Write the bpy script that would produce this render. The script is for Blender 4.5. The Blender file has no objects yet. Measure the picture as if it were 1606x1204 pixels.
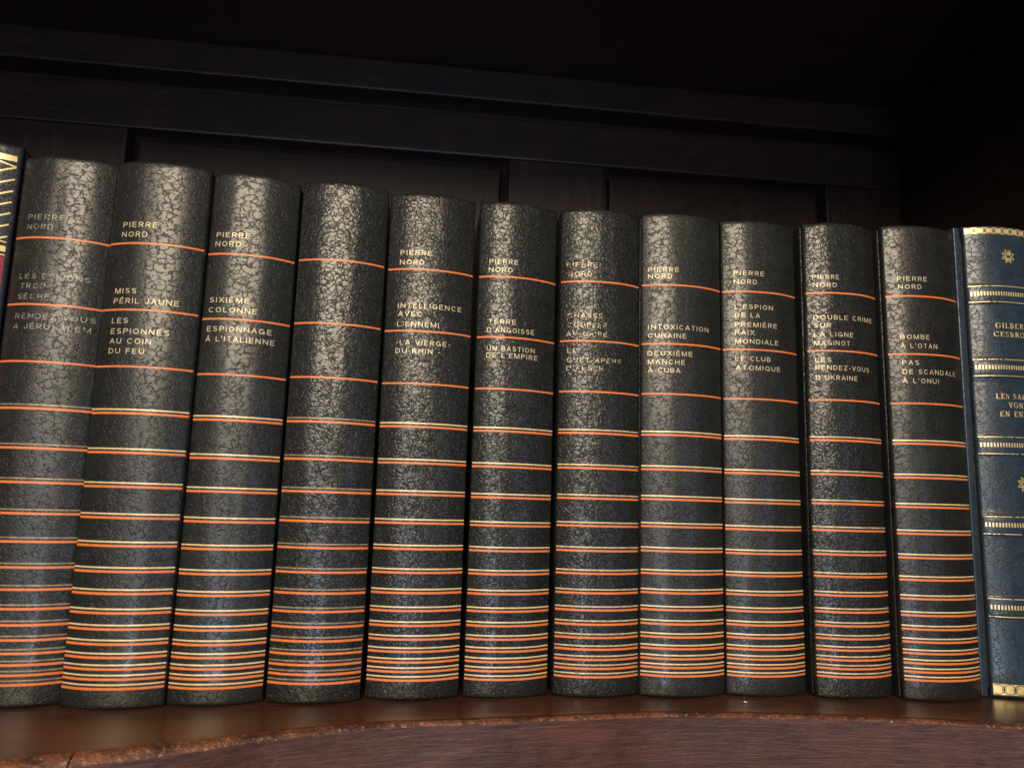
import bpy, bmesh, math, random
from mathutils import Matrix, Vector, noise

# ------------------------------------------------------------------ camera, world, lamps, exposure
sc = bpy.context.scene
col = sc.collection
cam_d = bpy.data.cameras.new('camera')
cam = bpy.data.objects.new('camera', cam_d)
col.objects.link(cam)
cam_d.sensor_width = 36.0
cam_d.lens = 26.83
cam_d.clip_start = 0.01
cam_d.clip_end = 50.0
R_ = Vector((0.991821, -0.124485, 0.02818))
U_ = Vector((-0.04649, -0.146732, 0.988083))
F_ = Vector((0.118866, 0.981312, 0.151319))
m3 = Matrix((R_, U_, -F_)).transposed()
cam.matrix_world = Matrix.Translation((0.1575, -0.3121, 0.0769)) @ m3.to_4x4()
cam_d.dof.use_dof = True
cam_d.dof.focus_distance = 0.335
cam_d.dof.aperture_fstop = 14.0
sc.camera = cam

world = bpy.data.worlds.new('World')
sc.world = world
world.use_nodes = True
world.node_tree.nodes['Background'].inputs['Color'].default_value = (0.80, 0.88, 1.0, 1)
world.node_tree.nodes['Background'].inputs['Strength'].default_value = 0.07

AIM = Vector((0.19, 0.0, 0.11))
def lamp(name, az, el, dist, sx, sy, radiance, color, spread=180):
    d = bpy.data.lights.new(name, 'AREA')
    d.shape = 'RECTANGLE'; d.size = sx; d.size_y = sy
    d.energy = radiance * math.pi * sx * sy
    d.color = color
    d.spread = math.radians(spread)
    o = bpy.data.objects.new(name, d)
    col.objects.link(o)
    a, e = math.radians(az), math.radians(el)
    v = Vector((math.sin(a) * math.cos(e), -math.cos(a) * math.cos(e), math.sin(e)))
    o.location = AIM + v * dist
    o.rotation_euler = v.to_track_quat('Z', 'Y').to_euler()
    return o
lamp('warm_window_light', -9.5, 20.5, 1.7, 0.92, 0.68, 20.5, (1.0, 0.84, 0.60))
lamp('cool_window_light', -13, -1, 1.7, 0.72, 0.46, 2.7, (0.66, 0.76, 1.0))
lamp('low_daylight_patch', -3, -15.8, 1.7, 0.17, 0.16, 55.0, (0.55, 0.74, 1.0))
lamp('added_side_light', 33, -5, 1.6, 0.5, 0.4, 2.4, (0.55, 0.7, 1.0))  # cool fill added for the back panels, not an actual window

sc.view_settings.view_transform = 'Standard'
sc.view_settings.look = 'None'
sc.view_settings.exposure = 0.0
sc.view_settings.gamma = 1.0
sc.view_settings.use_curve_mapping = False
sc.render.engine = 'CYCLES'
sc.cycles.use_denoising = True
sc.cycles.max_bounces = 6

random.seed(7)
MM = 0.001

# ------------------------------------------------------------------ node helpers
class NT:
    def __init__(self, name):
        self.m = bpy.data.materials.new(name)
        self.m.use_nodes = True
        self.t = self.m.node_tree
        self.b = self.t.nodes['Principled BSDF']
        self.out = self.t.nodes['Material Output']
    def n(self, typ, **kw):
        nd = self.t.nodes.new(typ)
        for k, v in kw.items():
            setattr(nd, k, v)
        return nd
    def link(self, a, b):
        self.t.links.new(a, b)
    def val(self, nd, key, v):
        if hasattr(v, 'is_output'):
            self.link(v, nd.inputs[key])
        else:
            nd.inputs[key].default_value = v
    def math(self, op, a, b=0.0, c=0.0, clamp=False):
        nd = self.n('ShaderNodeMath', operation=op, use_clamp=clamp)
        for i, v in enumerate((a, b, c)):
            self.val(nd, i, v)
        return nd.outputs[0]
    def vmath(self, op, a, b=(0, 0, 0)):
        nd = self.n('ShaderNodeVectorMath', operation=op)
        self.val(nd, 0, a); self.val(nd, 1, b)
        return nd.outputs[0]
    def noise(self, vec, scale, detail=2.0, rough=0.5, dist=0.0):
        nd = self.n('ShaderNodeTexNoise')
        self.link(vec, nd.inputs['Vector'])
        nd.inputs['Scale'].default_value = scale
        nd.inputs['Detail'].default_value = detail
        nd.inputs['Roughness'].default_value = rough
        nd.inputs['Distortion'].default_value = dist
        return nd
    def smooth(self, x, a, b, lo=0.0, hi=1.0):
        nd = self.n('ShaderNodeMapRange', interpolation_type='SMOOTHSTEP')
        self.val(nd, 'Value', x)
        nd.inputs['From Min'].default_value = a; nd.inputs['From Max'].default_value = b
        nd.inputs['To Min'].default_value = lo; nd.inputs['To Max'].default_value = hi
        return nd.outputs[0]
    def mix(self, f, a, b):
        nd = self.n('ShaderNodeMix', data_type='RGBA')
        self.val(nd, 0, f)
        for i, v in ((6, a), (7, b)):
            if hasattr(v, 'is_output'):
                self.link(v, nd.inputs[i])
            else:
                nd.inputs[i].default_value = (*v, 1)
        return nd.outputs[2]
    def coords(self, scale=(1000, 1000, 1000), off=(0, 0, 0)):
        tc = self.n('ShaderNodeTexCoord')
        mp = self.n('ShaderNodeMapping')
        self.link(tc.outputs['Object'], mp.inputs['Vector'])
        mp.inputs['Scale'].default_value = scale
        mp.inputs['Location'].default_value = off
        return mp.outputs[0]
    def bump(self, h, dist, strength=1.0, prev=None):
        nd = self.n('ShaderNodeBump')
        nd.inputs['Strength'].default_value = strength
        nd.inputs['Distance'].default_value = dist
        self.link(h, nd.inputs['Height'])
        if prev is not None:
            self.link(prev, nd.inputs['Normal'])
        return nd.outputs[0]

def leather(name, base, seed, pebble=0.0, cell=3.0, rough=0.27, depth=1.0, stretch=1.25):
    """grained leather: flat plateaus parted by thin broken creases; pebble rounds the plateaus"""
    k = NT(name)
    rnd = random.Random(seed)
    v = k.coords((1000, 1000, 1000 * stretch), tuple(rnd.uniform(-500, 500) for _ in range(3)))
    warp = k.noise(v, 0.33, 2.0, 0.6)
    w1 = k.vmath('SUBTRACT', warp.outputs['Color'], (0.5, 0.5, 0.5))
    sc_ = k.n('ShaderNodeVectorMath', operation='SCALE'); k.link(w1, sc_.inputs[0]); sc_.inputs['Scale'].default_value = 3.2
    vw = k.vmath('ADD', v, sc_.outputs[0])
    fine = k.noise(v, 1.3, 2.0, 0.6)
    w2 = k.vmath('SUBTRACT', fine.outputs['Color'], (0.5, 0.5, 0.5))
    sc2 = k.n('ShaderNodeVectorMath', operation='SCALE'); k.link(w2, sc2.inputs[0]); sc2.inputs['Scale'].default_value = 0.9
    vw = k.vmath('ADD', vw, sc2.outputs[0])
    def vor(scale):
        nd = k.n('ShaderNodeTexVoronoi', feature='DISTANCE_TO_EDGE')
        k.link(vw, nd.inputs['Vector'])
        nd.inputs['Scale'].default_value = scale
        return nd.outputs['Distance']
    e1 = vor(1.0 / cell)
    e2 = vor(1.0 / (cell * 0.52))
    brk = k.smooth(k.noise(v, 0.30, 2.0).outputs['Fac'], 0.36, 0.52)           # where creases fade out
    brk2 = k.smooth(k.noise(v, 0.42, 1.0).outputs['Fac'], 0.50, 0.62)
    c1 = k.math('MULTIPLY', k.smooth(e1, 0.015, 0.085, 1.0, 0.0), brk)
    c2 = k.math('MULTIPLY', k.smooth(e2, 0.02, 0.11, 1.0, 0.0), brk2)
    crack = k.math('MAXIMUM', c1, k.math('MULTIPLY', c2, 0.75))
    plate = k.math('SUBTRACT', 1.0, crack)
    core = k.math('MAXIMUM', k.math('MULTIPLY', k.smooth(e1, 0.012, 0.05, 1.0, 0.0), brk), k.math('MULTIPLY', k.smooth(e2, 0.012, 0.06, 1.0, 0.0), k.math('MULTIPLY', brk2, 0.7)))
    dome = k.math('ADD', k.smooth(e1, 0.0, 0.42), k.math('MULTIPLY', k.smooth(e2, 0.0, 0.4), 0.55))
    n_f = k.noise(v, 0.8, 2.0, 0.6).outputs['Fac']
    # one height in millimetres
    h = k.math('MULTIPLY', plate, 0.055 * depth)
    h = k.math('MULTIPLY_ADD', dome, 0.002 + 0.06 * pebble, h)
    h = k.math('MULTIPLY_ADD', n_f, 0.006 + 0.03 * pebble, h)
    b = k.bump(h, 0.001, 1.0)
    k.link(b, k.b.inputs['Normal'])
    tint = k.noise(v, 0.13, 2.0).outputs['Fac']
    c = k.mix(k.smooth(tint, 0.3, 0.7), base, tuple(x * 1.35 for x in base))
    c = k.mix(k.math('MULTIPLY', core, 0.6), c, tuple(x * 0.45 for x in base))
    k.link(c, k.b.inputs['Base Color'])
    # two lobes: a soft broad sheen of the grain and a thinner polish on the plateaus
    k.link(b, k.b.inputs['Coat Normal'])
    k.link(k.math('MULTIPLY_ADD', core, -0.44, 0.54 + 0.2 * min(1.0, pebble * 1.5)), k.b.inputs['Coat Weight'])
    k.b.inputs['Coat Roughness'].default_value = rough - 0.02
    r = k.math('ADD', rough + 0.18, k.math('MULTIPLY', core, 0.15))
    r = k.math('ADD', r, k.math('MULTIPLY', k.math('SUBTRACT', tint, 0.5), 0.12))
    k.link(r, k.b.inputs['Roughness'])
    k.link(k.math('MULTIPLY_ADD', core, -0.10, 0.23 - 0.13 * min(1.0, pebble * 1.5)), k.b.inputs['Specular IOR Level'])
    return k.m

def foil(name, colr, metallic, rough, wear, seed, dark=None):
    """stamped line or letter; wear lets the leather show through"""
    k = NT(name)
    v = k.coords(off=(seed * 13.7, seed * 5.1, seed * 9.3))
    n1 = k.noise(v, 0.55, 3.0, 0.65).outputs['Fac']
    n2 = k.noise(v, 1.7, 2.0, 0.6).outputs['Fac']
    col_ = k.mix(k.smooth(n1, 0.35, 0.7), colr, dark or tuple(c * 0.72 for c in colr))
    k.link(col_, k.b.inputs['Base Color'])
    k.b.inputs['Metallic'].default_value = metallic
    k.b.inputs['Roughness'].default_value = rough
    k.link(k.bump(n2, 0.00012, 0.5), k.b.inputs['Normal'])
    s = k.math('ADD', k.math('MULTIPLY', n1, 0.65), k.math('MULTIPLY', n2, 0.35))
    a = k.smooth(s, wear - 0.035, wear + 0.035)
    k.link(a, k.b.inputs['Alpha'])
    return k.m

def arris_wood(name):
    """rubbed edge: dark varnish left in patches, paler bruised wood between"""
    k = NT(name)
    v = k.coords((1000, 1000, 1000))
    a = k.noise(v, 0.055, 4.0, 0.7).outputs['Fac']
    b = k.noise(v, 0.7, 3.0, 0.7).outputs['Fac']
    s = k.math('ADD', k.math('MULTIPLY', a, 0.65), k.math('MULTIPLY', b, 0.35))
    c = k.mix(k.smooth(s, 0.40, 0.62), (0.040, 0.013, 0.009), (0.19, 0.068, 0.035))
    c = k.mix(k.smooth(b, 0.60, 0.72), c, (0.42, 0.27, 0.20))
    k.link(c, k.b.inputs['Base Color'])
    k.link(k.smooth(b, 0.3, 0.7, 0.5, 0.22), k.b.inputs['Roughness'])
    k.link(k.bump(k.math('ADD', b, k.noise(v, 1.6, 2.0, 0.6).outputs['Fac']), 0.0005, 0.9), k.b.inputs['Normal'])
    return k.m

def wood(name, c0, c1, axis='x', rough=0.4, grain=1.0, bump=0.00015, scratch=0.0, seed=0, ring=1.0, bloom=0.0):
    k = NT(name)
    s = {'x': (18, 160, 160), 'z': (160, 160, 18), 'y': (160, 18, 160)}[axis]
    v = k.coords(s, (seed * 3.1, seed * 7.7, seed * 1.3))
    n1 = k.noise(v, 1.0 * ring, 6.0, 0.62, 1.2)
    n2 = k.noise(v, 4.0, 4.0, 0.7)
    v2 = k.coords((1, 1, 1), (seed, seed, 0))
    blot = k.noise(v2, 22.0, 3.0, 0.6).outputs['Fac']
    f = k.math('ADD', k.math('MULTIPLY', n1.outputs['Fac'], 0.6), k.math('MULTIPLY', n2.outputs['Fac'], 0.4))
    cc = k.mix(k.smooth(f, 0.34, 0.66), c0, c1)
    cc = k.mix(k.smooth(blot, 0.35, 0.7, 0.0, 0.5), cc, tuple(x * 0.55 for x in c0))
    if bloom:
        vb = k.coords((60, 60, 140), (3, seed, 1))
        sm = k.noise(vb, 0.7, 5.0, 0.7, 0.8).outputs['Fac']
        cc = k.mix(k.smooth(sm, 0.58, 0.80, 0.0, bloom), cc, (0.085, 0.10, 0.13))
    k.link(cc, k.b.inputs['Base Color'])
    k.link(k.math('ADD', rough - 0.1, k.math('MULTIPLY', n2.outputs['Fac'], 0.22)), k.b.inputs['Roughness'])
    b = k.bump(f, bump * grain, 0.8)
    if scratch:
        v3 = k.coords((60, 60, 900), (seed, 2, 5))
        n3 = k.noise(v3, 1.0, 5.0, 0.7, 0.6).outputs['Fac']
        b = k.bump(n3, scratch, 0.9, b)
        v4 = k.coords((700, 700, 700), (4, seed, 5))
        b = k.bump(k.noise(v4, 0.6, 3.0, 0.7).outputs['Fac'], scratch * 0.6, 0.7, b)
    k.link(b, k.b.inputs['Normal'])
    return k.m

# ------------------------------------------------------------------ mesh helpers
def obj(name, bm, mat, parent=None, smooth=True, loc=None):
    me = bpy.data.meshes.new(name)
    bm.normal_update()
    bm.to_mesh(me); bm.free()
    for p in me.polygons:
        p.use_smooth = smooth
    me.materials.append(mat)
    o = bpy.data.objects.new(name, me)
    col.objects.link(o)
    if parent: o.parent = parent
    if loc: o.location = loc
    return o
def thing(name, label, cat, loc=(0, 0, 0), group=None):
    o = bpy.data.objects.new(name, None)
    o.empty_display_size = 0.02
    col.objects.link(o)
    o.location = loc
    o['label'] = label; o['category'] = cat
    if group: o['group'] = group
    return o
def box_bm(x0, x1, y0, y1, z0, z1, bevel=0.0, seg=2):
    bm = bmesh.new()
    bmesh.ops.create_cube(bm, size=1.0)
    for v in bm.verts:
        v.co = Vector(((x0 + x1) / 2 + v.co.x * (x1 - x0), (y0 + y1) / 2 + v.co.y * (y1 - y0), (z0 + z1) / 2 + v.co.z * (z1 - z0)))
    if bevel:
        bmesh.ops.bevel(bm, geom=bm.edges[:], offset=bevel, segments=seg, profile=0.6, affect='EDGES')
    return bm
def grid_bm(rows, closed=False):
    bm = bmesh.new()
    vv = [[bm.verts.new(p) for p in r] for r in rows]
    for a, b in zip(vv, vv[1:]):
        n = len(a)
        for i in range(n if closed else n - 1):
            j = (i + 1) % n
            bm.faces.new((a[i], a[j], b[j], b[i]))
    return bm
def flat_box(name, x0, x1, y0, y1, z0, z1, mat, parent, bevel=0.0008):
    o = obj(name, box_bm(x0, x1, y0, y1, z0, z1, bevel), mat, parent, smooth=False)
    return o

# ------------------------------------------------------------------ the bookcase
M_WALL = wood('dark_panel_wood', (0.022, 0.012, 0.010), (0.045, 0.022, 0.016), 'x', 0.42, seed=1, bloom=0.3)
M_UNDER = wood('dark_underside_wood', (0.022, 0.012, 0.010), (0.045, 0.022, 0.016), 'x', 0.5, seed=6)
M_WALLV = wood('dark_panel_wood_upright', (0.022, 0.012, 0.010), (0.046, 0.022, 0.016), 'z', 0.42, seed=2, bloom=0.25)
M_SHELF = wood('varnished_shelf_wood', (0.046, 0.019, 0.011), (0.092, 0.038, 0.021), 'x', 0.30, bump=0.00008, seed=3, ring=1.4)
M_LIP = wood('scuffed_front_wood', (0.034, 0.0095, 0.0062), (0.088, 0.027, 0.018), 'x', 0.36, bump=0.00025, scratch=0.0003, seed=4)
M_ARRIS = arris_wood('worn_edge_wood')

case = thing('bookcase', 'dark varnished wooden bookcase with panelled back and scalloped shelf edge', 'bookcase', (0, 0, 0))
X0, X1, YW = -0.36, 0.522, 0.21

EDGE = [(-0.36, -0.108), (-0.25, -0.112), (-0.15, -0.110), (-0.06, -0.098), (0.0, -0.082), (0.045, -0.0685), (0.062, -0.0634),
        (0.092, -0.0525), (0.116, -0.0425), (0.150, -0.0335), (0.1945, -0.0285), (0.2306, -0.0240), (0.2482, -0.0220),
        (0.2915, -0.0242), (0.3388, -0.0305), (0.385, -0.040), (0.44, -0.055), (0.522, -0.082)]
def edge_y(x):
    for i in range(len(EDGE) - 1):
        if EDGE[i][0] <= x <= EDGE[i + 1][0]:
            p = [EDGE[max(0, min(len(EDGE) - 1, i + d))] for d in (-1, 0, 1, 2)]
            t = (x - p[1][0]) / (p[2][0] - p[1][0])
            h = p[2][0] - p[1][0]
            m1 = (p[2][1] - p[0][1]) / max(1e-6, p[2][0] - p[0][0]) * h
            m2 = (p[3][1] - p[1][1]) / max(1e-6, p[3][0] - p[1][0]) * h
            return ((2*t**3 - 3*t*t + 1) * p[1][1] + (t**3 - 2*t*t + t) * m1 + (-2*t**3 + 3*t*t) * p[2][1] + (t**3 - t*t) * m2)
    return EDGE[-1][1]
def xs(a, b, step):
    n = max(2, int((b - a) / step))
    return [a + (b - a) * i / n for i in range(n + 1)]
LIPW = 0.0045
# shelf board
rows = []
for x in xs(X0, X1, 0.004):
    e = edge_y(x) + LIPW
    rows.append([(x, 0.224, -0.026), (x, 0.224, 0.0), (x, 0.12, 0.0), (x, 0.03, 0.0), (x, e + 0.004, 0.0), (x, e + 0.0008, -0.0001), (x, e, -0.0007), (x, e, -0.026)])
bm = grid_bm(rows, closed=True)
for r in (0, -1):
    pass
bmesh.ops.holes_fill(bm, edges=[e for e in bm.edges if e.is_boundary], sides=0)
bmesh.ops.recalc_face_normals(bm, faces=bm.faces)
obj('shelf_board', bm, M_SHELF, case, smooth=False)
# front lipping in two lengths with a worn arris, a fine open joint between them
def lipping(xa, xb, seed):
    rows, arr = [], []
    for x in xs(xa, xb, 0.0009):
        e = edge_y(x)
        n1 = noise.noise(Vector((x * 300, seed, 0)))
        n2 = noise.noise(Vector((x * 1100, seed + 9, 3)))
        n3 = noise.noise(Vector((x * 60, seed + 4, 8)))
        worn = 0.0010 + 0.00035 * n1 + 0.00025 * n2 + 0.0006 * n3 + 0.0016 * max(0, min(1, (0.17 - x) / 0.10))
        worn = max(0.0005, worn)
        a = worn * 1.7 + 0.0003 * n2
        w = 0.00012 * n2
        top = 0.0002 + 0.00012 * n1
        t0 = (x, e + LIPW, -0.004); t1 = (x, e + LIPW - 0.0001, top - 0.0003); t2 = (x, e + a + 0.0002, top)
        a1 = (x, e + a * 0.55 + w, top - worn * 0.22); a2 = (x, e + a * 0.18 - w, top - worn * 0.6 + w)
        f0 = (x, e - 0.0001, top - worn * 1.15)
        face = [(x, e + 0.00015 * noise.noise(Vector((x * 150, z * 150, seed))), z) for z in (-0.005, -0.009, -0.014, -0.020, -0.0265)]
        back = [(x, e + LIPW, -0.0265)]
        rows.append([t0, t1, t2]); arr.append(([t2, a1, a2, f0], [f0] + face + back))
    bt = grid_bm(rows)
    lip = grid_bm([r[1] for r in arr])
    o = obj('front_lipping', lip, M_LIP, case)
    ed = grid_bm([r[0] for r in arr])
    obj('worn_arris', ed, M_ARRIS, o)
    obj('lipping_top', bt, M_SHELF, o)
lipping(X0, 0.0612, 1.0)
lipping(0.0617, X1, 2.0)
# underside closing board of the shelf is the shelf itself; the shelf above closes the compartment
flat_box('upper_shelf', X0, X1, -0.095, 0.224, 0.388, 0.412, M_UNDER, case)
flat_box('side_panel', X1 + 0.0005, X1 + 0.02, -0.089, 0.236, -0.03, 0.412, M_UNDER, case)
flat_box('side_panel', X0 - 0.02, X0 - 0.0005, -0.089, 0.236, -0.03, 0.412, M_UNDER, case)
flat_box('added_face_stile', 0.437, X1 + 0.02, -0.112, -0.0955, -0.20, 0.42, M_WALLV, case)  # added out of view to keep light off the right corner
flat_box('added_face_stile', X0 - 0.02, X0 + 0.05, -0.1295, -0.113, -0.20, 0.42, M_WALLV, case)  # unseen left mirror of the added right stile
flat_box('added_shade_rail', X0 + 0.051, 0.4365, -0.112, -0.0955, 0.326, 0.42, M_WALL, case)  # added above the view, hung low to block warm light from the back
flat_box('backing_board', X0, X1, 0.225, 0.234, -0.03, 0.412, M_WALL, case)
flat_box('top_rail', X0 + 0.001, X1 - 0.001, 0.2035, 0.2245, 0.3642, 0.3875, M_WALL, case, 0.0012)
flat_box('cross_rail', X0 + 0.001, X1 - 0.001, YW, 0.2245, 0.3234, 0.3543, M_WALL, case, 0.0012)
for xa, xb in ((X0 + 0.001, -0.0505), (0.2142, 0.2845), (0.459, X1 - 0.001)):
    flat_box('stile', xa, xb, YW + 0.0004, 0.2245, 0.001, 0.3230, M_WALLV, case, 0.001)
for xa, xb in ((-0.0495, 0.2135), (0.2855, 0.4585)):
    bm = bmesh.new()
    d0, d1 = 0.2245, 0.2165
    za, zb = 0.001, 0.3225
    f = 0.0055
    pts = []
    for (y, ins) in ((d0, 0.0), (0.2235, 0.0), (0.2225, 0.0035), (d1, f), (d1 - 0.0002, f + 0.001)):
        pts.append([bm.verts.new((xa + ins, y, za)), bm.verts.new((xb - ins, y, za)), bm.verts.new((xb - ins, y, zb - ins)), bm.verts.new((xa + ins, y, zb - ins))])
    for p, q in zip(pts, pts[1:]):
        for i in range(4):
            j = (i + 1) % 4
            bm.faces.new((p[i], p[j], q[j], q[i]))
    bm.faces.new(pts[-1])
    bmesh.ops.recalc_face_normals(bm, faces=bm.faces)
    obj('panel', bm, M_WALLV, case, smooth=False)

# ------------------------------------------------------------------ the books
BULGE = 4.8
def prof(u, w, yL, yR, bul=BULGE):
    """depth of the rounded spine at u in -1..1 (millimetres)"""
    return (yR - yL) / 2 * u - bul * (1 - abs(u) ** 2.3)

def spine_bm(w, yL, yR, H, seed, bul=BULGE, bands=(), sag=0.25):
    us = [-1 + 2 * i / 52 for i in range(53)]
    zs = [(0.25, 2.6, 1), (0.2, 1.5, 1), (0.35, 0.75, 0), (0.7, 0.3, 0), (1.2, 0.1, 0), (2.0, 0, 0)]
    nz = 74
    ring = list(zs) + [(2.0 + (H - 4.2) * i / nz, 0, 0) for i in range(1, nz)]
    ring += [(H - 2.2, 0, 0), (H - 1.3, 0.1, 0), (H - 0.7, 0.35, 0), (H - 0.25, 0.8, 0), (H - 0.02, 1.5, 0), (H - 0.3, 2.8, 1)]
    if bands:
        for zc in bands:
            for dz in (-4.6, -4.2, -3.8, 3.8, 4.2, 4.6):
                ring.append((zc + dz, 0, 0))
        ring.sort(key=lambda r: r[0] if r[2] == 0 else (r[0] - 5 if r[0] < 10 else r[0] + 5))
    rows = []
    for z, ins, _ in ring:
        row = []
        raise_ = 0.0
        for zc in bands:
            d = abs(z - zc)
            if d < 4.6:
                raise_ = 0.7 * (1 - max(0, min(1, (d - 3.7) / 0.9)))
        pre = [(-1, -1.1, 4.6), (-1, -0.25, 3.2), (-1, 0.22, 1.6), (-1, 0.22, 0.6)]
        for s, dx, dy in pre:
            row.append(((-w / 2 - dx) , prof(-1, w, yL, yR, bul) + dy + ins * 0.3, z))
        for u in us:
            wob = 0.22 * noise.noise(Vector((u * 1.6, z * 0.012, seed * 3.7))) + 0.10 * noise.noise(Vector((u * 4, z * 0.05, seed * 1.7)))
            sh = math.sqrt(max(0.0, 1 - abs(u) ** 3))
            row.append((u * w / 2 * (1 - ins * 0.012), prof(u, w, yL, yR, bul) + wob * sh + ins - raise_ * (0.25 + 0.75 * sh), z))
        for s, dx, dy in reversed(pre):
            row.append(((w / 2 + dx), prof(1, w, yL, yR, bul) + dy + ins * 0.3, z))
        tz = 0
        if z > H - 6:
            tz = 1
        rows.append([(x * MM, y * MM, (zz + tz * sag * noise.noise(Vector((x * 0.12, seed * 5.3, 1))) ) * MM) for x, y, zz in row])
    return grid_bm(rows)

def surf(u_mm, z, w, yL, yR, seed, off, bul=BULGE, raise_=0.0):
    """point on the spine's face, lifted off it by off millimetres"""
    u = max(-1, min(1, u_mm / (w / 2)))
    wob = 0.22 * noise.noise(Vector((u * 1.6, z * 0.012, seed * 3.7))) + 0.10 * noise.noise(Vector((u * 4, z * 0.05, seed * 1.7)))
    sh = math.sqrt(max(0.0, 1 - abs(u) ** 3))
    return Vector((u_mm * MM, (prof(u, w, yL, yR, bul) + wob * sh - raise_ * (0.25 + 0.75 * sh) - off) * MM, z * MM))

def line_bm(z, t, w, yL, yR, seed, off=0.07, ua=-0.995, ub=0.995, n=44, bul=BULGE, ragged=0.03, raise_=0.0, rs=0):
    rows = []
    for i in range(n + 1):
        u = (ua + (ub - ua) * i / n) * w / 2
        ra = ragged * noise.noise(Vector((u * 0.7, z, rs + seed))) ; rb = ragged * noise.noise(Vector((u * 0.7, z + 50, rs + seed)))
        rows.append([surf(u, z - t / 2 + ra, w, yL, yR, seed, off, bul, raise_), surf(u, z + t / 2 + rb, w, yL, yR, seed, off, bul, raise_)])
    return grid_bm(rows)

def case_parts(root, w, yL, yR, H, m_leather, m_page, out, depth=134, gap=3.4, thick=2.6, zb=0.2):
    for s, y0, nm in ((-1, yL, 'back_cover'), (1, yR, 'front_cover')):
        ymid = (yL + yR) / 2
        a = w / 2 + out; b = a - thick
        x0, x1 = (s * a, s * b) if s < 0 else (s * b, s * a)
        obj(nm, box_bm(x0 * MM, x1 * MM, (y0 - ymid + gap) * MM, (depth) * MM, zb * MM, (H - 0.6) * MM, 0.0007, 3), m_leather, root)
    obj('page_block', box_bm((-w / 2 - out + thick + 0.05) * MM, (w / 2 + out - thick - 0.05) * MM, 5.5 * MM, (depth - 4) * MM, 3 * MM, (H - 4) * MM), m_page, root, smooth=False)

# ---- lettering: flat strokes, a wide light sans for the series
def stroke(pts, t, step=0.8, closed=False):
    """a flat mitred stroke along a polyline (verts, faces)"""
    P = []
    for a, b in zip(pts, pts[1:]):
        L = math.hypot(b[0] - a[0], b[1] - a[1])
        n = max(1, int(L / step))
        P += [(a[0] + (b[0] - a[0]) * k / n, a[1] + (b[1] - a[1]) * k / n) for k in range(n)]
    P.append(pts[-1])
    vs, fs = [], []
    for i, p in enumerate(P):
        a = P[i - 1] if i else None
        b = P[i + 1] if i < len(P) - 1 else None
        d1 = ((p[0] - a[0]), (p[1] - a[1])) if a else None
        d2 = ((b[0] - p[0]), (b[1] - p[1])) if b else None
        d1 = d1 or d2; d2 = d2 or d1
        l1 = math.hypot(*d1) or 1; l2 = math.hypot(*d2) or 1
        n1 = (-d1[1] / l1, d1[0] / l1); n2 = (-d2[1] / l2, d2[0] / l2)
        mx, my = n1[0] + n2[0], n1[1] + n2[1]
        m = math.hypot(mx, my) or 1
        mx /= m; my /= m
        c = max(0.45, mx * n1[0] + my * n1[1])
        h = t / 2 / c
        vs += [(p[0] - mx * h, p[1] - my * h), (p[0] + mx * h, p[1] + my * h)]
        if i: fs.append((2 * i - 2, 2 * i, 2 * i + 1, 2 * i - 1))
    return vs, fs
def arc(cx, cy, rx, ry, a0, a1, n=14):
    return [(cx + rx * math.cos(math.radians(a0 + (a1 - a0) * i / n)), cy + ry * math.sin(math.radians(a0 + (a1 - a0) * i / n))) for i in range(n + 1)]
def merge(parts):
    V, Fa = [], []
    for vs, fs in parts:
        o = len(V); V += vs; Fa += [tuple(i + o for i in f) for f in fs]
    return V, Fa
T0 = 0.052                                                          # half the stroke
TOP, BOT = 1 - T0, T0
E_ST = [[(T0, 0), (T0, 1)], [(T0, TOP), (0.66, TOP)], [(T0, 0.52), (0.61, 0.52)], [(T0, BOT), (0.68, BOT)]]
A_ST = [[(0.05, 0), (0.42, 1), (0.79, 0)], [(0.19, 0.34), (0.65, 0.34)]]
P_ST = [[(T0, 0), (T0, 1)], [(T0, TOP), (0.42, TOP)] + arc(0.42, 0.705, 0.24, 0.225, 90, -90, 10) + [(T0, 0.48)]]
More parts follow.
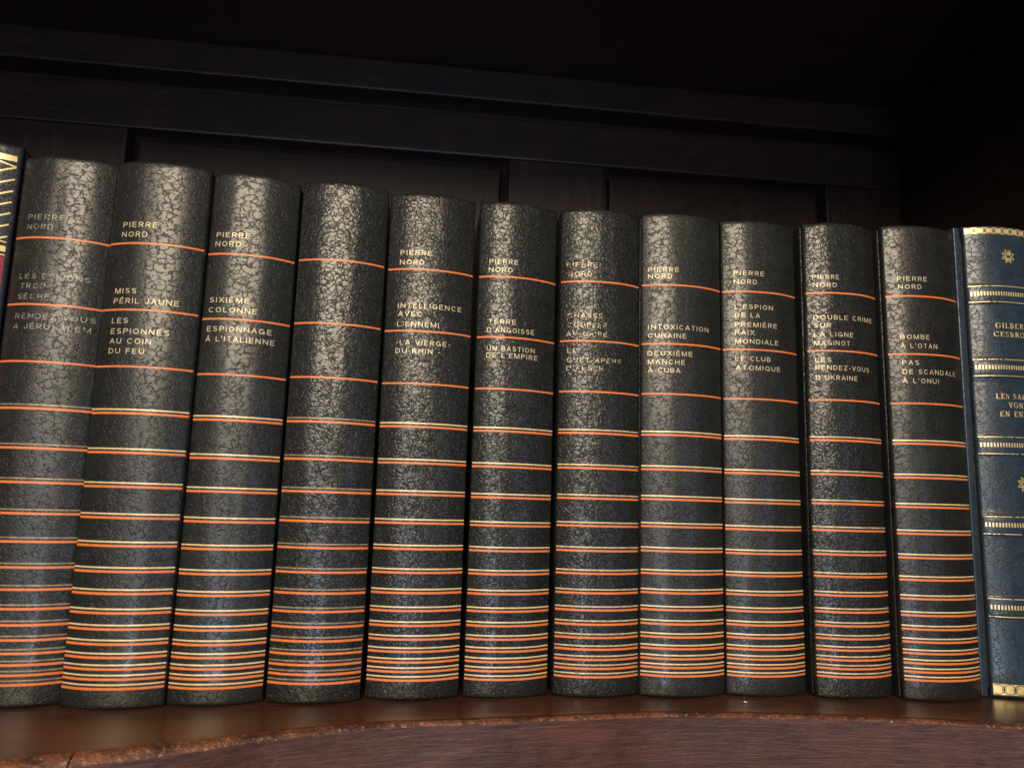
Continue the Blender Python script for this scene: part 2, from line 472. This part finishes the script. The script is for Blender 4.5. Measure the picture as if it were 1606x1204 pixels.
SANS = {
 'A': (0.84, A_ST), 'E': (0.70, E_ST), 'P': (0.70, P_ST),
 'B': (0.74, [[(T0, 0), (T0, 1)], [(T0, TOP), (0.42, TOP)] + arc(0.42, 0.725, 0.21, 0.205, 90, -90, 9) + [(T0, 0.52)], [(T0, BOT), (0.44, BOT)] + arc(0.44, 0.295, 0.24, 0.225, -90, 90, 9)]),
 'C': (0.84, [arc(0.43, 0.5, 0.36, 0.43, 42, 318, 22)]),
 'D': (0.82, [[(T0, 0), (T0, 1)], [(T0, TOP), (0.36, TOP)] + arc(0.36, 0.5, 0.38, 0.43, 90, -90, 14) + [(T0, BOT)]]),
 'F': (0.66, E_ST[:3]),
 'G': (0.88, [arc(0.43, 0.5, 0.36, 0.43, 42, 345, 24), [(0.45, 0.44), (0.80, 0.44), (0.80, 0.02)]]),
 'H': (0.80, [[(T0, 0), (T0, 1)], [(0.73, 0), (0.73, 1)], [(T0, 0.52), (0.73, 0.52)]]),
 'I': (0.14, [[(T0, 0), (T0, 1)]]),
 'J': (0.60, [[(0.53, 1), (0.53, 0.3)] + arc(0.30, 0.3, 0.23, 0.23, 0, -180, 10)]),
 'K': (0.76, [[(T0, 0), (T0, 1)], [(0.68, 1), (T0, 0.38)], [(0.28, 0.58), (0.72, 0)]]),
 'L': (0.62, [[(T0, 1), (T0, BOT), (0.60, BOT)]]),
 'M': (0.96, [[(T0, 0), (T0, 1)], [(0.89, 0), (0.89, 1)], [(0.09, 0.98), (0.48, 0.03), (0.87, 0.98)]]),
 'N': (0.82, [[(T0, 0), (T0, 1)], [(0.75, 0), (0.75, 1)], [(0.08, 0.96), (0.74, 0.04)]]),
 'O': (0.90, [arc(0.45, 0.5, 0.38, 0.43, 90, 450, 30)]),
 'Q': (0.90, [arc(0.45, 0.5, 0.38, 0.43, 90, 450, 30), [(0.52, 0.26), (0.84, 0.0)]]),
 'R': (0.74, P_ST + [[(0.38, 0.48), (0.66, 0.0)]]),
 'S': (0.74, [arc(0.37, 0.715, 0.27, 0.215, 25, 205, 12) + [(0.22, 0.545), (0.52, 0.46)] + arc(0.37, 0.285, 0.29, 0.215, 40, -155, 14)]),
 'T': (0.72, [[(0.36, 0), (0.36, 1)], [(0.02, TOP), (0.70, TOP)]]),
 'U': (0.80, [[(T0, 1), (T0, 0.36)] + arc(0.40, 0.36, 0.33, 0.29, 180, 360, 14) + [(0.73, 1)]]),
 'V': (0.80, [[(0.04, 1), (0.40, 0.02), (0.76, 1)]]),
 'X': (0.80, [[(0.05, 0), (0.75, 1)], [(0.05, 1), (0.75, 0)]]),
 'Z': (0.74, [[(0.05, TOP), (0.66, TOP), (0.08, BOT), (0.70, BOT)]]),
 "'": (0.14, [[(0.09, 1), (0.05, 0.72)]]),
 '-': (0.36, [[(0.03, 0.42), (0.33, 0.42)]]),
 '!': (0.16, [[(0.08, 1), (0.08, 0.30)], [(0.08, 0.16), (0.08, 0.0)]]),
 ' ': (0.30, []),
 'É': (0.70, E_ST + [[(0.30, 1.10), (0.46, 1.28)]]), 'È': (0.70, E_ST + [[(0.24, 1.28), (0.40, 1.10)]]),
 'À': (0.84, A_ST + [[(0.32, 1.28), (0.48, 1.10)]]),
}
def text_mesh(txt, gap=0.34):
    parts, x = [], 0.0
    for ch in txt:
        adv, st = SANS[ch]
        for pts in st:
            parts.append(stroke([(x + px, py) for px, py in pts], 2 * T0, 0.35))
        x += adv + gap
    return merge(parts)
CAP = 1.0
def place_letters(vs, fs, ox, oz, w, yL, yR, seed, off, bul=BULGE):
    bm = bmesh.new()
    bv = [bm.verts.new(surf(ox + x, oz + y, w, yL, yR, seed, off, bul)) for x, y in vs]
    for f in fs:
        try: bm.faces.new([bv[i] for i in f])
        except ValueError: pass
    bmesh.ops.recalc_face_normals(bm, faces=bm.faces)
    if sum(f.normal.y for f in bm.faces) > 0:
        bmesh.ops.reverse_faces(bm, faces=bm.faces)
    return bm

# ---- the uniform series
#        xc     w      yL     yR   lean   dz   grain(pebble, cell, depth, rough) gold wear, text wear
BOOKS = [
 (17.03, 34.07, -7.21, -5.79, 0.09, 0.05, (0.05, 3.1, 1.0, 0.27), 0.37, 0.455),
 (53.04, 35.05, -9.56, -9.27, -0.10, -0.60, (0.05, 3.2, 1.0, 0.27), 0.33, 0.365),
 (87.72, 32.83, -7.19, -3.13, 1.16, -1.35, (0.08, 3.0, 1.0, 0.27), 0.33, 0.365),
 (122.79, 34.24, -3.73, -1.78, 2.11, -0.31, (0.55, 2.7, 1.8, 0.22), 0.37, 0.585),
 (159.84, 35.82, 1.40, 3.47, -1.29, -0.29, (0.70, 2.4, 1.8, 0.22), 0.33, 0.365),
 (196.86, 33.90, 2.85, 7.00, 1.43, -0.52, (0.60, 2.5, 1.9, 0.22), 0.33, 0.365),
 (233.84, 35.20, 5.39, 6.30, -0.39, 0.24, (0.75, 2.4, 1.9, 0.22), 0.33, 0.475),
 (270.11, 36.52, 4.38, 6.11, 1.75, 0.73, (0.05, 3.0, 1.0, 0.27), 0.33, 0.365),
 (307.05, 35.44, 5.59, 7.49, 0.79, 0.42, (0.12, 2.9, 1.0, 0.27), 0.33, 0.37),
 (343.85, 34.43, 1.65, 3.19, 1.40, 1.03, (0.60, 2.4, 1.8, 0.22), 0.33, 0.34),
 (380.65, 35.92, -2.88, -1.20, -3.17, 0.60, (0.10, 2.8, 1.0, 0.27), 0.33, 0.355),
]
LABELS = [
 'black grained leather book with a faded title, beside the navy and red book',
 'black grained leather book with the gilt title Miss Péril Jaune on its spine',
 'black grained leather book with the gilt title Sixième Colonne on its spine',
 'black pebbled leather book whose gilt title has worn away, right after Sixième Colonne',
 'black pebbled leather book with the gilt title Intelligence avec l\'Ennemi on its spine',
 'black pebbled leather book with the gilt title Terre d\'Angoisse on its spine',
 'black pebbled leather book with the half-worn gilt title Chasse Couplée au Caire',
 'black grained leather book with the gilt title Intoxication Cubaine on its spine',
 'black grained leather book with the gilt title L\'Espion de la Première Paix Mondiale',
 'black pebbled leather book with the gilt title Double Crime sur la Ligne Maginot',
 'black grained leather book with the gilt title Bombe à l\'OTAN, beside the blue book',
]
SINGLE = [171.4, 145.14, 123.27]
PAIRS = [105.7, 91.09, 78.62, 67.41, 57.39, 48.28, 40.55, 33.8, 28.22, 23.07, 18.52, 14.58, 11.14, 7.9]
HEIGHT = 205.0
M_PAGE = NT('yellowed_paper').m
M_PAGE.node_tree.nodes['Principled BSDF'].inputs['Base Color'].default_value = (0.55, 0.45, 0.3, 1)
M_ORANGE = [foil('orange_foil_%d' % i, (0.66, 0.175, 0.040), 0.0, 0.42, 0.24, i + 3, (0.58, 0.14, 0.032)) for i in range(3)]

TEXT=[
(1,"PIERRE",-12.4,179.7,13.8,"a"),
(1,"NORD",-12.4,175.8,0.0,"a"),
(1,"LES ESPIONS",-12.9,156.2,25.2,"t"),
(1,"TROP",-12.0,152.3,0.0,"t"),
(1,"SÈCHE",-12.5,148.2,0.0,"t"),
(1,"RENDEZ-VOUS",-12.5,140.6,27.6,"t"),
(1,"À JÉRUSALEM",-12.9,136.7,27.0,"t"),
(2,"PIERRE",-12.6,178.3,13.3,"a"),
(2,"NORD",-12.7,174.4,0.0,"a"),
(2,"MISS",-13.0,151.9,0.0,"t"),
(2,"PÉRIL JAUNE",-13.1,148.0,24.0,"t"),
(2,"LES",-13.0,140.3,0.0,"t"),
(2,"ESPIONNES",-13.0,136.2,21.6,"t"),
(2,"AU COIN",-13.0,132.4,0.0,"t"),
(2,"DU FEU",-13.0,128.6,0.0,"t"),
(3,"PIERRE",-13.4,177.9,13.1,"a"),
(3,"NORD",-13.6,174.2,0.0,"a"),
(3,"SIXIÈME",-13.8,151.4,15.1,"t"),
(3,"COLONNE",-13.9,147.4,18.4,"t"),
(3,"ESPIONNAGE",-13.9,139.8,24.2,"t"),
(3,"À L'ITALIENNE",-14.1,135.8,25.7,"t"),
(4,"NORD",-14.1,175.5,0.0,"a"),
(5,"PIERRE",-12.9,178.2,13.0,"a"),
(5,"NORD",-13.0,174.1,0.0,"a"),
(5,"INTELLIGENCE",-12.9,155.5,26.4,"t"),
(5,"AVEC",-12.7,152.0,0.0,"t"),
(5,"L'ENNEMI",-12.8,147.7,17.0,"t"),
(5,"-LA VIERGE-",-12.9,140.0,22.2,"t"),
(5,"DU RHIN -",-13.0,136.5,18.2,"t"),
(6,"PIERRE",-12.8,177.5,12.1,"a"),
(6,"NORD",-13.0,173.9,0.0,"a"),
(6,"TERRE",-12.4,151.3,0.0,"t"),
(6,"D'ANGOISSE",-12.9,147.7,20.0,"t"),
(6,"UN BASTION",-12.7,139.8,20.2,"t"),
(6,"DE L'EMPIRE",-12.8,136.9,21.9,"t"),
(7,"PIERRE",-15.4,179.1,13.1,"a"),
(7,"NORD",-14.8,175.0,0.0,"a"),
(7,"CHASSE",-14.7,156.5,0.0,"t"),
(7,"COUPLÉE",-14.9,152.4,17.0,"t"),
(7,"AU CAIRE",-15.1,148.5,17.2,"t"),
(7,"LE",-14.5,141.2,0.0,"t"),
(7,"GUET-APENS",-14.7,137.1,23.3,"t"),
(7,"D'ALGER",-14.8,133.5,15.3,"t"),
(8,"PIERRE",-15.8,179.1,13.0,"a"),
(8,"NORD",-15.8,176.1,0.0,"a"),
(8,"INTOXICATION",-15.7,153.3,27.0,"t"),
(8,"CUBAINE",-15.7,149.5,0.0,"t"),
(8,"DEUXIÈME",-15.9,141.7,19.1,"t"),
(8,"MANCHE",-15.8,137.9,0.0,"t"),
(8,"À CUBA",-15.8,134.3,13.5,"t"),
(9,"PIERRE",-13.1,180.3,13.7,"a"),
(9,"NORD",-13.0,176.3,0.0,"a"),
(9,"L'ESPION",-12.8,164.9,17.2,"t"),
(9,"DE LA",-12.8,161.0,0.0,"t"),
(9,"PREMIÈRE",-12.8,156.8,19.1,"t"),
(9,"PAIX",-12.8,153.2,0.0,"t"),
(9,"MONDIALE",-12.8,149.2,19.6,"t"),
(9,"LE CLUB",-12.9,141.5,0.0,"t"),
(9,"ATOMIQUE",-12.8,137.4,20.3,"t"),
(10,"PIERRE",-14.6,179.8,11.4,"a"),
(10,"NORD",-14.4,176.1,0.0,"a"),
(10,"DOUBLE CRIME",-14.5,161.3,28.1,"t"),
(10,"SUR",-14.4,157.6,0.0,"t"),
(10,"LA LIGNE",-14.5,153.6,0.0,"t"),
(10,"MAGINOT",-14.5,149.7,15.2,"t"),
(10,"LES",-14.3,142.1,0.0,"t"),
(10,"RENDEZ-VOUS",-14.3,138.6,24.8,"t"),
(10,"D'UKRAINE",-14.3,134.2,18.0,"t"),
(11,"PIERRE",-13.2,180.0,13.1,"a"),
(11,"NORD",-13.0,176.3,0.0,"a"),
(11,"BOMBE",-13.1,153.5,0.0,"t"),
(11,"À L'OTAN",-13.2,149.5,16.4,"t"),
(11,"PAS",-12.9,141.9,0.0,"t"),
(11,"DE SCANDALE",-12.9,137.9,26.0,"t"),
(11,"À L'ONU!",-13.1,133.9,16.1,"t"),
]


nat = []
geo = {}
for (b, t, u, z, wid, kind) in TEXT:
    if t not in geo: geo[t] = text_mesh(t)
    vs = geo[t][0]
    nw = max(v[0] for v in vs) - min(v[0] for v in vs)
    if wid: nat.append(wid / nw)
KW = sorted(nat)[len(nat) // 2]

for i, (xc, w, yL, yR, lean, dz, (peb, cell, dep, rough), gw, tw) in enumerate(BOOKS):
    seed = i + 1
    ym = (yL + yR) / 2
    root = thing('book', LABELS[i], 'book', (xc * MM, ym * MM, 0), 'black leather volumes of one series')
    root.rotation_euler = (0, math.atan(lean * 0.001), 0)
    ml = leather('black_leather_%d' % seed, (0.0105, 0.0110, 0.0112), seed, peb, cell, rough, dep)
    gc, gd = ((0.30, 0.235, 0.15), (0.14, 0.10, 0.065)) if i in (0, 3) else ((0.76, 0.60, 0.35), (0.58, 0.44, 0.24))
    if i in (6, 9): gc, gd = (0.66, 0.52, 0.32), (0.36, 0.27, 0.16)
    mg = foil('gilt_%d' % seed, gc, 0.2, 0.40, gw, seed, gd)
    mt = foil('gilt_letters_%d' % seed, (0.36, 0.33, 0.27) if i == 0 else (0.74, 0.61, 0.39), 0.2, 0.42, tw, seed + 31)
    H = HEIGHT + dz * 0.6
    obj('spine', spine_bm(w, yL, yR, H, seed), ml, root)
    case_parts(root, w, yL, yR, H, ml, M_PAGE, 0.15)
    for j, z in enumerate(SINGLE):
        obj('orange_line', line_bm(z + dz, 0.70, w, yL, yR, seed), M_ORANGE[(i + j) % 3], root)
    for j, z in enumerate(PAIRS):
        obj('orange_line', line_bm(z + dz, 0.84, w, yL, yR, seed), M_ORANGE[(i + j) % 3], root)
        obj('gilt_line', line_bm(z + dz + 1.40, 0.54, w, yL, yR, seed, ragged=0.05), mg, root)
    for (b, t, u, z, wid, kind) in TEXT:
        if b != i + 1: continue
        vs, fs = geo[t]
        x0 = min(v[0] for v in vs); nw = max(v[0] for v in vs) - x0
        sx = KW if not wid else max(KW * 0.88, min(KW * 1.12, wid / nw))
        sz = 2.02 / CAP
        pv = [((x - x0) * sx, y * sz - 1.01) for x, y in vs]
        obj('author_lettering' if kind == 'a' else 'title_lettering', place_letters(pv, fs, u, z, w, yL, yR, seed, 0.06), mt, root, smooth=False)

# ------------------------------------------------------------------ the blue book
TK, TN = 0.17, 0.075
def stem(x): return [([(x, 0), (x, 1)], TK), ([(x - 0.15, 0.03), (x + 0.15, 0.03)], 0.06), ([(x - 0.15, 0.97), (x + 0.15, 0.97)], 0.06)]
SERIF = {
 'I': (0.36, stem(0.18)),
 'L': (0.66, stem(0.18) + [([(0.18, 0.035), (0.6, 0.035)], 0.07), ([(0.59, 0.0), (0.6, 0.22)], 0.07)]),
 'E': (0.68, stem(0.18) + [([(0.18, 0.035), (0.6, 0.035)], 0.07), ([(0.6, 0.0), (0.61, 0.22)], 0.07), ([(0.18, 0.965), (0.58, 0.965)], 0.07), ([(0.57, 1.0), (0.57, 0.78)], 0.07), ([(0.18, 0.52), (0.44, 0.52)], 0.07), ([(0.44, 0.4), (0.44, 0.64)], 0.06)]),
 'F': (0.62, stem(0.18) + [([(0.18, 0.965), (0.58, 0.965)], 0.07), ([(0.57, 1.0), (0.57, 0.76)], 0.07), ([(0.18, 0.5), (0.44, 0.5)], 0.07), ([(0.44, 0.38), (0.44, 0.62)], 0.06)]),
 'T': (0.66, stem(0.32) + [([(0.03, 0.965), (0.61, 0.965)], 0.07), ([(0.04, 1.0), (0.04, 0.76)], 0.06), ([(0.6, 1.0), (0.6, 0.76)], 0.06)]),
 'B': (0.68, stem(0.18) + [(arc(0.28, 0.74, 0.25, 0.22, 90, -90), 0.11), (arc(0.28, 0.27, 0.3, 0.24, 90, -90), 0.12), ([(0.18, 0.52), (0.3, 0.52)], 0.06), ([(0.18, 0.97), (0.3, 0.97)], 0.06), ([(0.18, 0.03), (0.3, 0.03)], 0.06)]),
 'R': (0.72, stem(0.18) + [(arc(0.28, 0.73, 0.26, 0.23, 90, -90), 0.11), ([(0.18, 0.5), (0.3, 0.5)], 0.06), ([(0.18, 0.97), (0.3, 0.97)], 0.06), ([(0.34, 0.5), (0.66, 0.02)], 0.15)]),
 'N': (0.84, [([(0.16, 0), (0.16, 1)], TN), ([(0.66, 0), (0.66, 1)], TN), ([(0.14, 0.99), (0.68, 0.01)], TK), ([(0.03, 0.03), (0.29, 0.03)], 0.06), ([(0.0, 0.97), (0.2, 0.97)], 0.06), ([(0.53, 0.97), (0.79, 0.97)], 0.06)]),
 'V': (0.78, [([(0.1, 1), (0.38, 0.0)], TK), ([(0.38, 0.0), (0.64, 1)], TN), ([(0.0, 0.97), (0.24, 0.97)], 0.06), ([(0.52, 0.97), (0.75, 0.97)], 0.06)]),
 'A': (0.80, [([(0.14, 0), (0.38, 1)], TN), ([(0.36, 1), (0.64, 0)], TK), ([(0.22, 0.34), (0.54, 0.34)], 0.06), ([(0.02, 0.03), (0.25, 0.03)], 0.06), ([(0.52, 0.03), (0.77, 0.03)], 0.06)]),
 'O': (0.82, [(arc(0.4, 0.5, 0.33, 0.47, 60, 120), 0.08), (arc(0.4, 0.5, 0.33, 0.47, 120, 240), 0.15), (arc(0.4, 0.5, 0.33, 0.47, 240, 300), 0.08), (arc(0.4, 0.5, 0.33, 0.47, -60, 60), 0.15)]),
 'C': (0.76, [(arc(0.4, 0.5, 0.33, 0.47, 40, 120), 0.08), (arc(0.4, 0.5, 0.33, 0.47, 120, 240), 0.16), (arc(0.4, 0.5, 0.33, 0.47, 240, 320), 0.08), ([(0.66, 0.98), (0.66, 0.7)], 0.06), ([(0.66, 0.02), (0.66, 0.22)], 0.05)]),
 'G': (0.82, [(arc(0.4, 0.5, 0.33, 0.47, 40, 120), 0.08), (arc(0.4, 0.5, 0.33, 0.47, 120, 240), 0.16), (arc(0.4, 0.5, 0.33, 0.47, 240, 310), 0.08), ([(0.66, 0.98), (0.66, 0.7)], 0.06), ([(0.64, 0.05), (0.64, 0.42)], 0.13), ([(0.5, 0.42), (0.78, 0.42)], 0.06)]),
 'S': (0.60, [(arc(0.28, 0.74, 0.21, 0.22, 40, 180), 0.08), ([(0.08, 0.74), (0.14, 0.6), (0.42, 0.42), (0.5, 0.22)], 0.15), (arc(0.28, 0.26, 0.22, 0.23, 0, -150), 0.08), ([(0.46, 0.98), (0.46, 0.74)], 0.06), ([(0.07, 0.02), (0.07, 0.22)], 0.06)]),
 ' ': (0.42, []),
}
def serif_text(txt, width, cap):
    parts, x = [], 0.0
    for ch in txt:
        adv, st = SERIF[ch]
        for pts, t in st:
            parts.append(stroke([(x + px, py) for px, py in pts], t))
        x += adv + 0.12
    V, Fa = merge(parts)
    sx = width / (x - 0.12)
    return [((vx * sx - width / 2), (vy - 0.5) * cap) for vx, vy in V], Fa

BW, BYL, BYR, BH, BS, BB = 36.6, 0.9, 2.3, 209.6, 21, 4.6
HUBS = [176.6, 142.4, 107.4, 72.4, 37.4]
ML = leather('blue_leather', (0.016, 0.028, 0.046), 21, 0.02, 3.4, 0.25, 0.8)
MG = foil('bright_gilt', (0.80, 0.64, 0.33), 0.4, 0.36, 0.37, 21, (0.6, 0.46, 0.22))
MGW = foil('rubbed_gilt', (0.86, 0.68, 0.34), 0.45, 0.38, 0.44, 22, (0.72, 0.54, 0.22))
MDK = NT('dark_tooling_and_shade').m  # tooling pattern, and the shade painted above the hubs
MDK.node_tree.nodes['Principled BSDF'].inputs['Base Color'].default_value = (0.02, 0.022, 0.026, 1)
MDK.node_tree.nodes['Principled BSDF'].inputs['Roughness'].default_value = 0.5
root = thing('book', 'blue leather book with gilt tooled bands and serif lettering, last in the row', 'book', (423.9 * MM, (BYL + BYR) / 2 * MM, 0))
obj('spine', spine_bm(BW, BYL, BYR, BH, BS, BB, HUBS), ML, root)
case_parts(root, BW, BYL, BYR, BH, ML, M_PAGE, 4.6, gap=0.8, thick=3.2)
def on_blue(vs, fs, ox, oz, off=0.07, raise_=0.0):
    bm = bmesh.new()
    bv = [bm.verts.new(surf(ox + x, oz + y, BW, BYL, BYR, BS, off, BB, raise_)) for x, y in vs]
    for f in fs:
        bm.faces.new([bv[i] for i in f])
    bmesh.ops.recalc_face_normals(bm, faces=bm.faces)
    return bm
for zc in HUBS:
    hub = obj('gilt_rule', line_bm(zc + 3.75, 0.32, BW, BYL, BYR, BS, 0.09, bul=BB, raise_=0.7), MGW, root)
    obj('gilt_rule', line_bm(zc - 3.75, 0.32, BW, BYL, BYR, BS, 0.09, bul=BB, raise_=0.7), MGW, root)
    parts = [stroke([(x, -0.95), (x, 0.95)], 0.62) for x in [-17.2 + 1.22 * k for k in range(29)]]
    V, Fa = merge(parts)
    obj('gilt_teeth', on_blue(V, Fa, 0, zc + 0.2, 0.08, 0.7), MG, root, smooth=False)
    obj('painted_hub_shade', line_bm(zc + 5.3, 0.8, BW, BYL, BYR, BS, 0.03, bul=BB), MDK, root)  # shadow above the raised hub, laid on as a dark strip
for zc, hh in ((207.0, 3.0), (3.7, 4.4)):
    bo = obj('gilt_border', line_bm(zc, hh, BW, BYL, BYR, BS, 0.06, bul=BB, ua=-0.99, ub=0.99), MG, root)
    parts = []
    for k in range(9):
        cx = -16.5 + 4.2 * k
        parts.append(stroke(arc(cx, 0, 2.3, hh * 0.44, 0, 360, 20), 0.3))
        for dx in (-0.55, 0.0, 0.55):
            parts.append(stroke([(cx + dx + 2.1, -hh * 0.22), (cx + dx + 2.1, hh * 0.22)], 0.2))
    V, Fa = merge(parts)
    V = [(max(-17.8, min(17.8, x)), y) for x, y in V]
    obj('interlace_tooling', on_blue(V, Fa, 0, zc, 0.10), MDK, bo, smooth=False)
for zc in (195.0, 90.6, 55.0, 20.5):
    parts = []
    for k in range(8):
        a = math.radians(45 * k + 22.5)
        r0, r1 = 1.0, 3.4
        tip = (math.cos(a) * r1, math.sin(a) * r1 * 1.0)
        for s in (-1, 1):
            b = a + s * 0.30
            parts.append(stroke([(math.cos(a) * 0.9, math.sin(a) * 0.9), (math.cos(b) * 2.1, math.sin(b) * 2.1), tip], 0.30))
    for dx in (-0.9, -0.3, 0.3, 0.9):
        parts.append(stroke([(dx, 0.5), (dx, 2.5 - abs(dx) * 0.5)], 0.34)); parts.append(stroke([(dx, -2.5 + abs(dx) * 0.5), (dx, -0.5)], 0.34))
    V, Fa = merge(parts)
    obj('gilt_flower', on_blue(V, Fa, 0.3, zc, 0.07), MGW, root, smooth=False)
for t, z, wid, cap, nm in (('GILBERT', 162.0, 16.6, 2.4, 'author_lettering'), ('CESBRON', 158.0, 18.6, 2.3, 'author_lettering'),
                       ('LES SAINTS', 129.5, 20.4, 2.4, 'title_lettering'), ('VONT', 125.6, 9.4, 2.4, 'title_lettering'), ('EN ENFER', 121.6, 18.0, 2.4, 'title_lettering')):
    V, Fa = serif_text(t, wid, cap)
    obj(nm, on_blue(V, Fa, 0.0, z, 0.07), MGW, root, smooth=False)

# ------------------------------------------------------------------ the navy and red book at the other end
NW, NYL, NYR, NH, NS, NB = 35.0, -7.6, -6.4, 209.5, 33, 4.6
NXC = -2.3 - NW / 2
MN = leather('navy_leather', (0.010, 0.012, 0.020), 33, 0.15, 2.8, 0.30, 0.8)
MR = leather('red_leather_label', (0.20, 0.012, 0.022), 34, 0.05, 2.6, 0.40, 0.5)
root = thing('book', 'navy leather book with gilt chevrons and a red spine label, first in the row', 'book', (NXC * MM, (NYL + NYR) / 2 * MM, 0))
obj('spine', spine_bm(NW, NYL, NYR, NH, NS, NB), MN, root)
case_parts(root, NW, NYL, NYR, NH, MN, M_PAGE, 0.2)
def on_navy(vs, fs, off=0.07):
    bm = bmesh.new()
    bv = [bm.verts.new(surf(x, y, NW, NYL, NYR, NS, off, NB)) for x, y in vs]
    for f in fs:
        bm.faces.new([bv[i] for i in f])
    bmesh.ops.recalc_face_normals(bm, faces=bm.faces)
    return bm
E_ = 16.4 / 17.5
for z, t in ((203.6, 2.3), (167.1, 2.2), (164.7, 0.45), (110.0, 0.45), (107.6, 2.2), (6.0, 2.2)):
    obj('gilt_band', line_bm(z, t, NW, NYL, NYR, NS, 0.09, -E_, E_, bul=NB), MG, root)
for z in (200.2, 195.3, 190.6, 186.1, 181.6, 177.0, 172.2):
    V, Fa = stroke([(-16.4, z), (-8.2, z - 4.6), (0, z), (8.2, z - 4.6), (16.4, z)], 0.62)
    obj('gilt_chevron', on_navy(V, Fa), MG, root, smooth=False)
for z in (200.4, ):
    V, Fa = stroke([(-16.4, z), (-8.2, z + 1.7), (0, z), (8.2, z + 1.7), (16.4, z)], 0.6)
    obj('gilt_chevron', on_navy(V, Fa), MG, root, smooth=False)
V, Fa = stroke([(-16.4, 169.7), (-10.2, 170.8), (0, 169.7), (10.2, 170.8), (16.4, 169.7)], 0.55)
obj('gilt_chevron', on_navy(V, Fa), MG, root, smooth=False)
obj('red_label', line_bm(137.3, 53.2, NW, NYL, NYR, NS, 0.06, -E_, E_, bul=NB, ragged=0.0), MR, root)

# ------------------------------------------------------------------ a crumb of lint on the shelf
bm = bmesh.new()
pts = [Vector((math.cos(t * 1.9) * 0.9 + t * 0.35, math.sin(t * 2.3) * 0.5, 0.30 + 0.25 * math.sin(t))) * MM for t in [i * 0.18 for i in range(13)]]
rings = []
for k, p in enumerate(pts):
    d = (pts[min(k + 1, 12)] - pts[max(k - 1, 0)]).normalized()
    a = d.orthogonal().normalized(); b = d.cross(a)
    r = (0.16 + 0.06 * math.sin(k * 1.7)) * MM
    rings.append([p + (a * math.cos(q * math.pi / 3) + b * math.sin(q * math.pi / 3)) * r for q in range(6)])
bm.free()
bm = grid_bm(rings, closed=True)
bmesh.ops.holes_fill(bm, edges=[e for e in bm.edges if e.is_boundary], sides=0)
bmesh.ops.recalc_face_normals(bm, faces=bm.faces)
ml = NT('lint').m
ml.node_tree.nodes['Principled BSDF'].inputs['Base Color'].default_value = (0.75, 0.7, 0.62, 1)
ml.node_tree.nodes['Principled BSDF'].inputs['Roughness'].default_value = 0.9
lint = obj('lint_crumb', bm, ml, None, loc=(0.2915, -0.0066, 0.0))
lint['label'] = 'tiny white curl of lint lying on the brown shelf'
lint['category'] = 'lint'
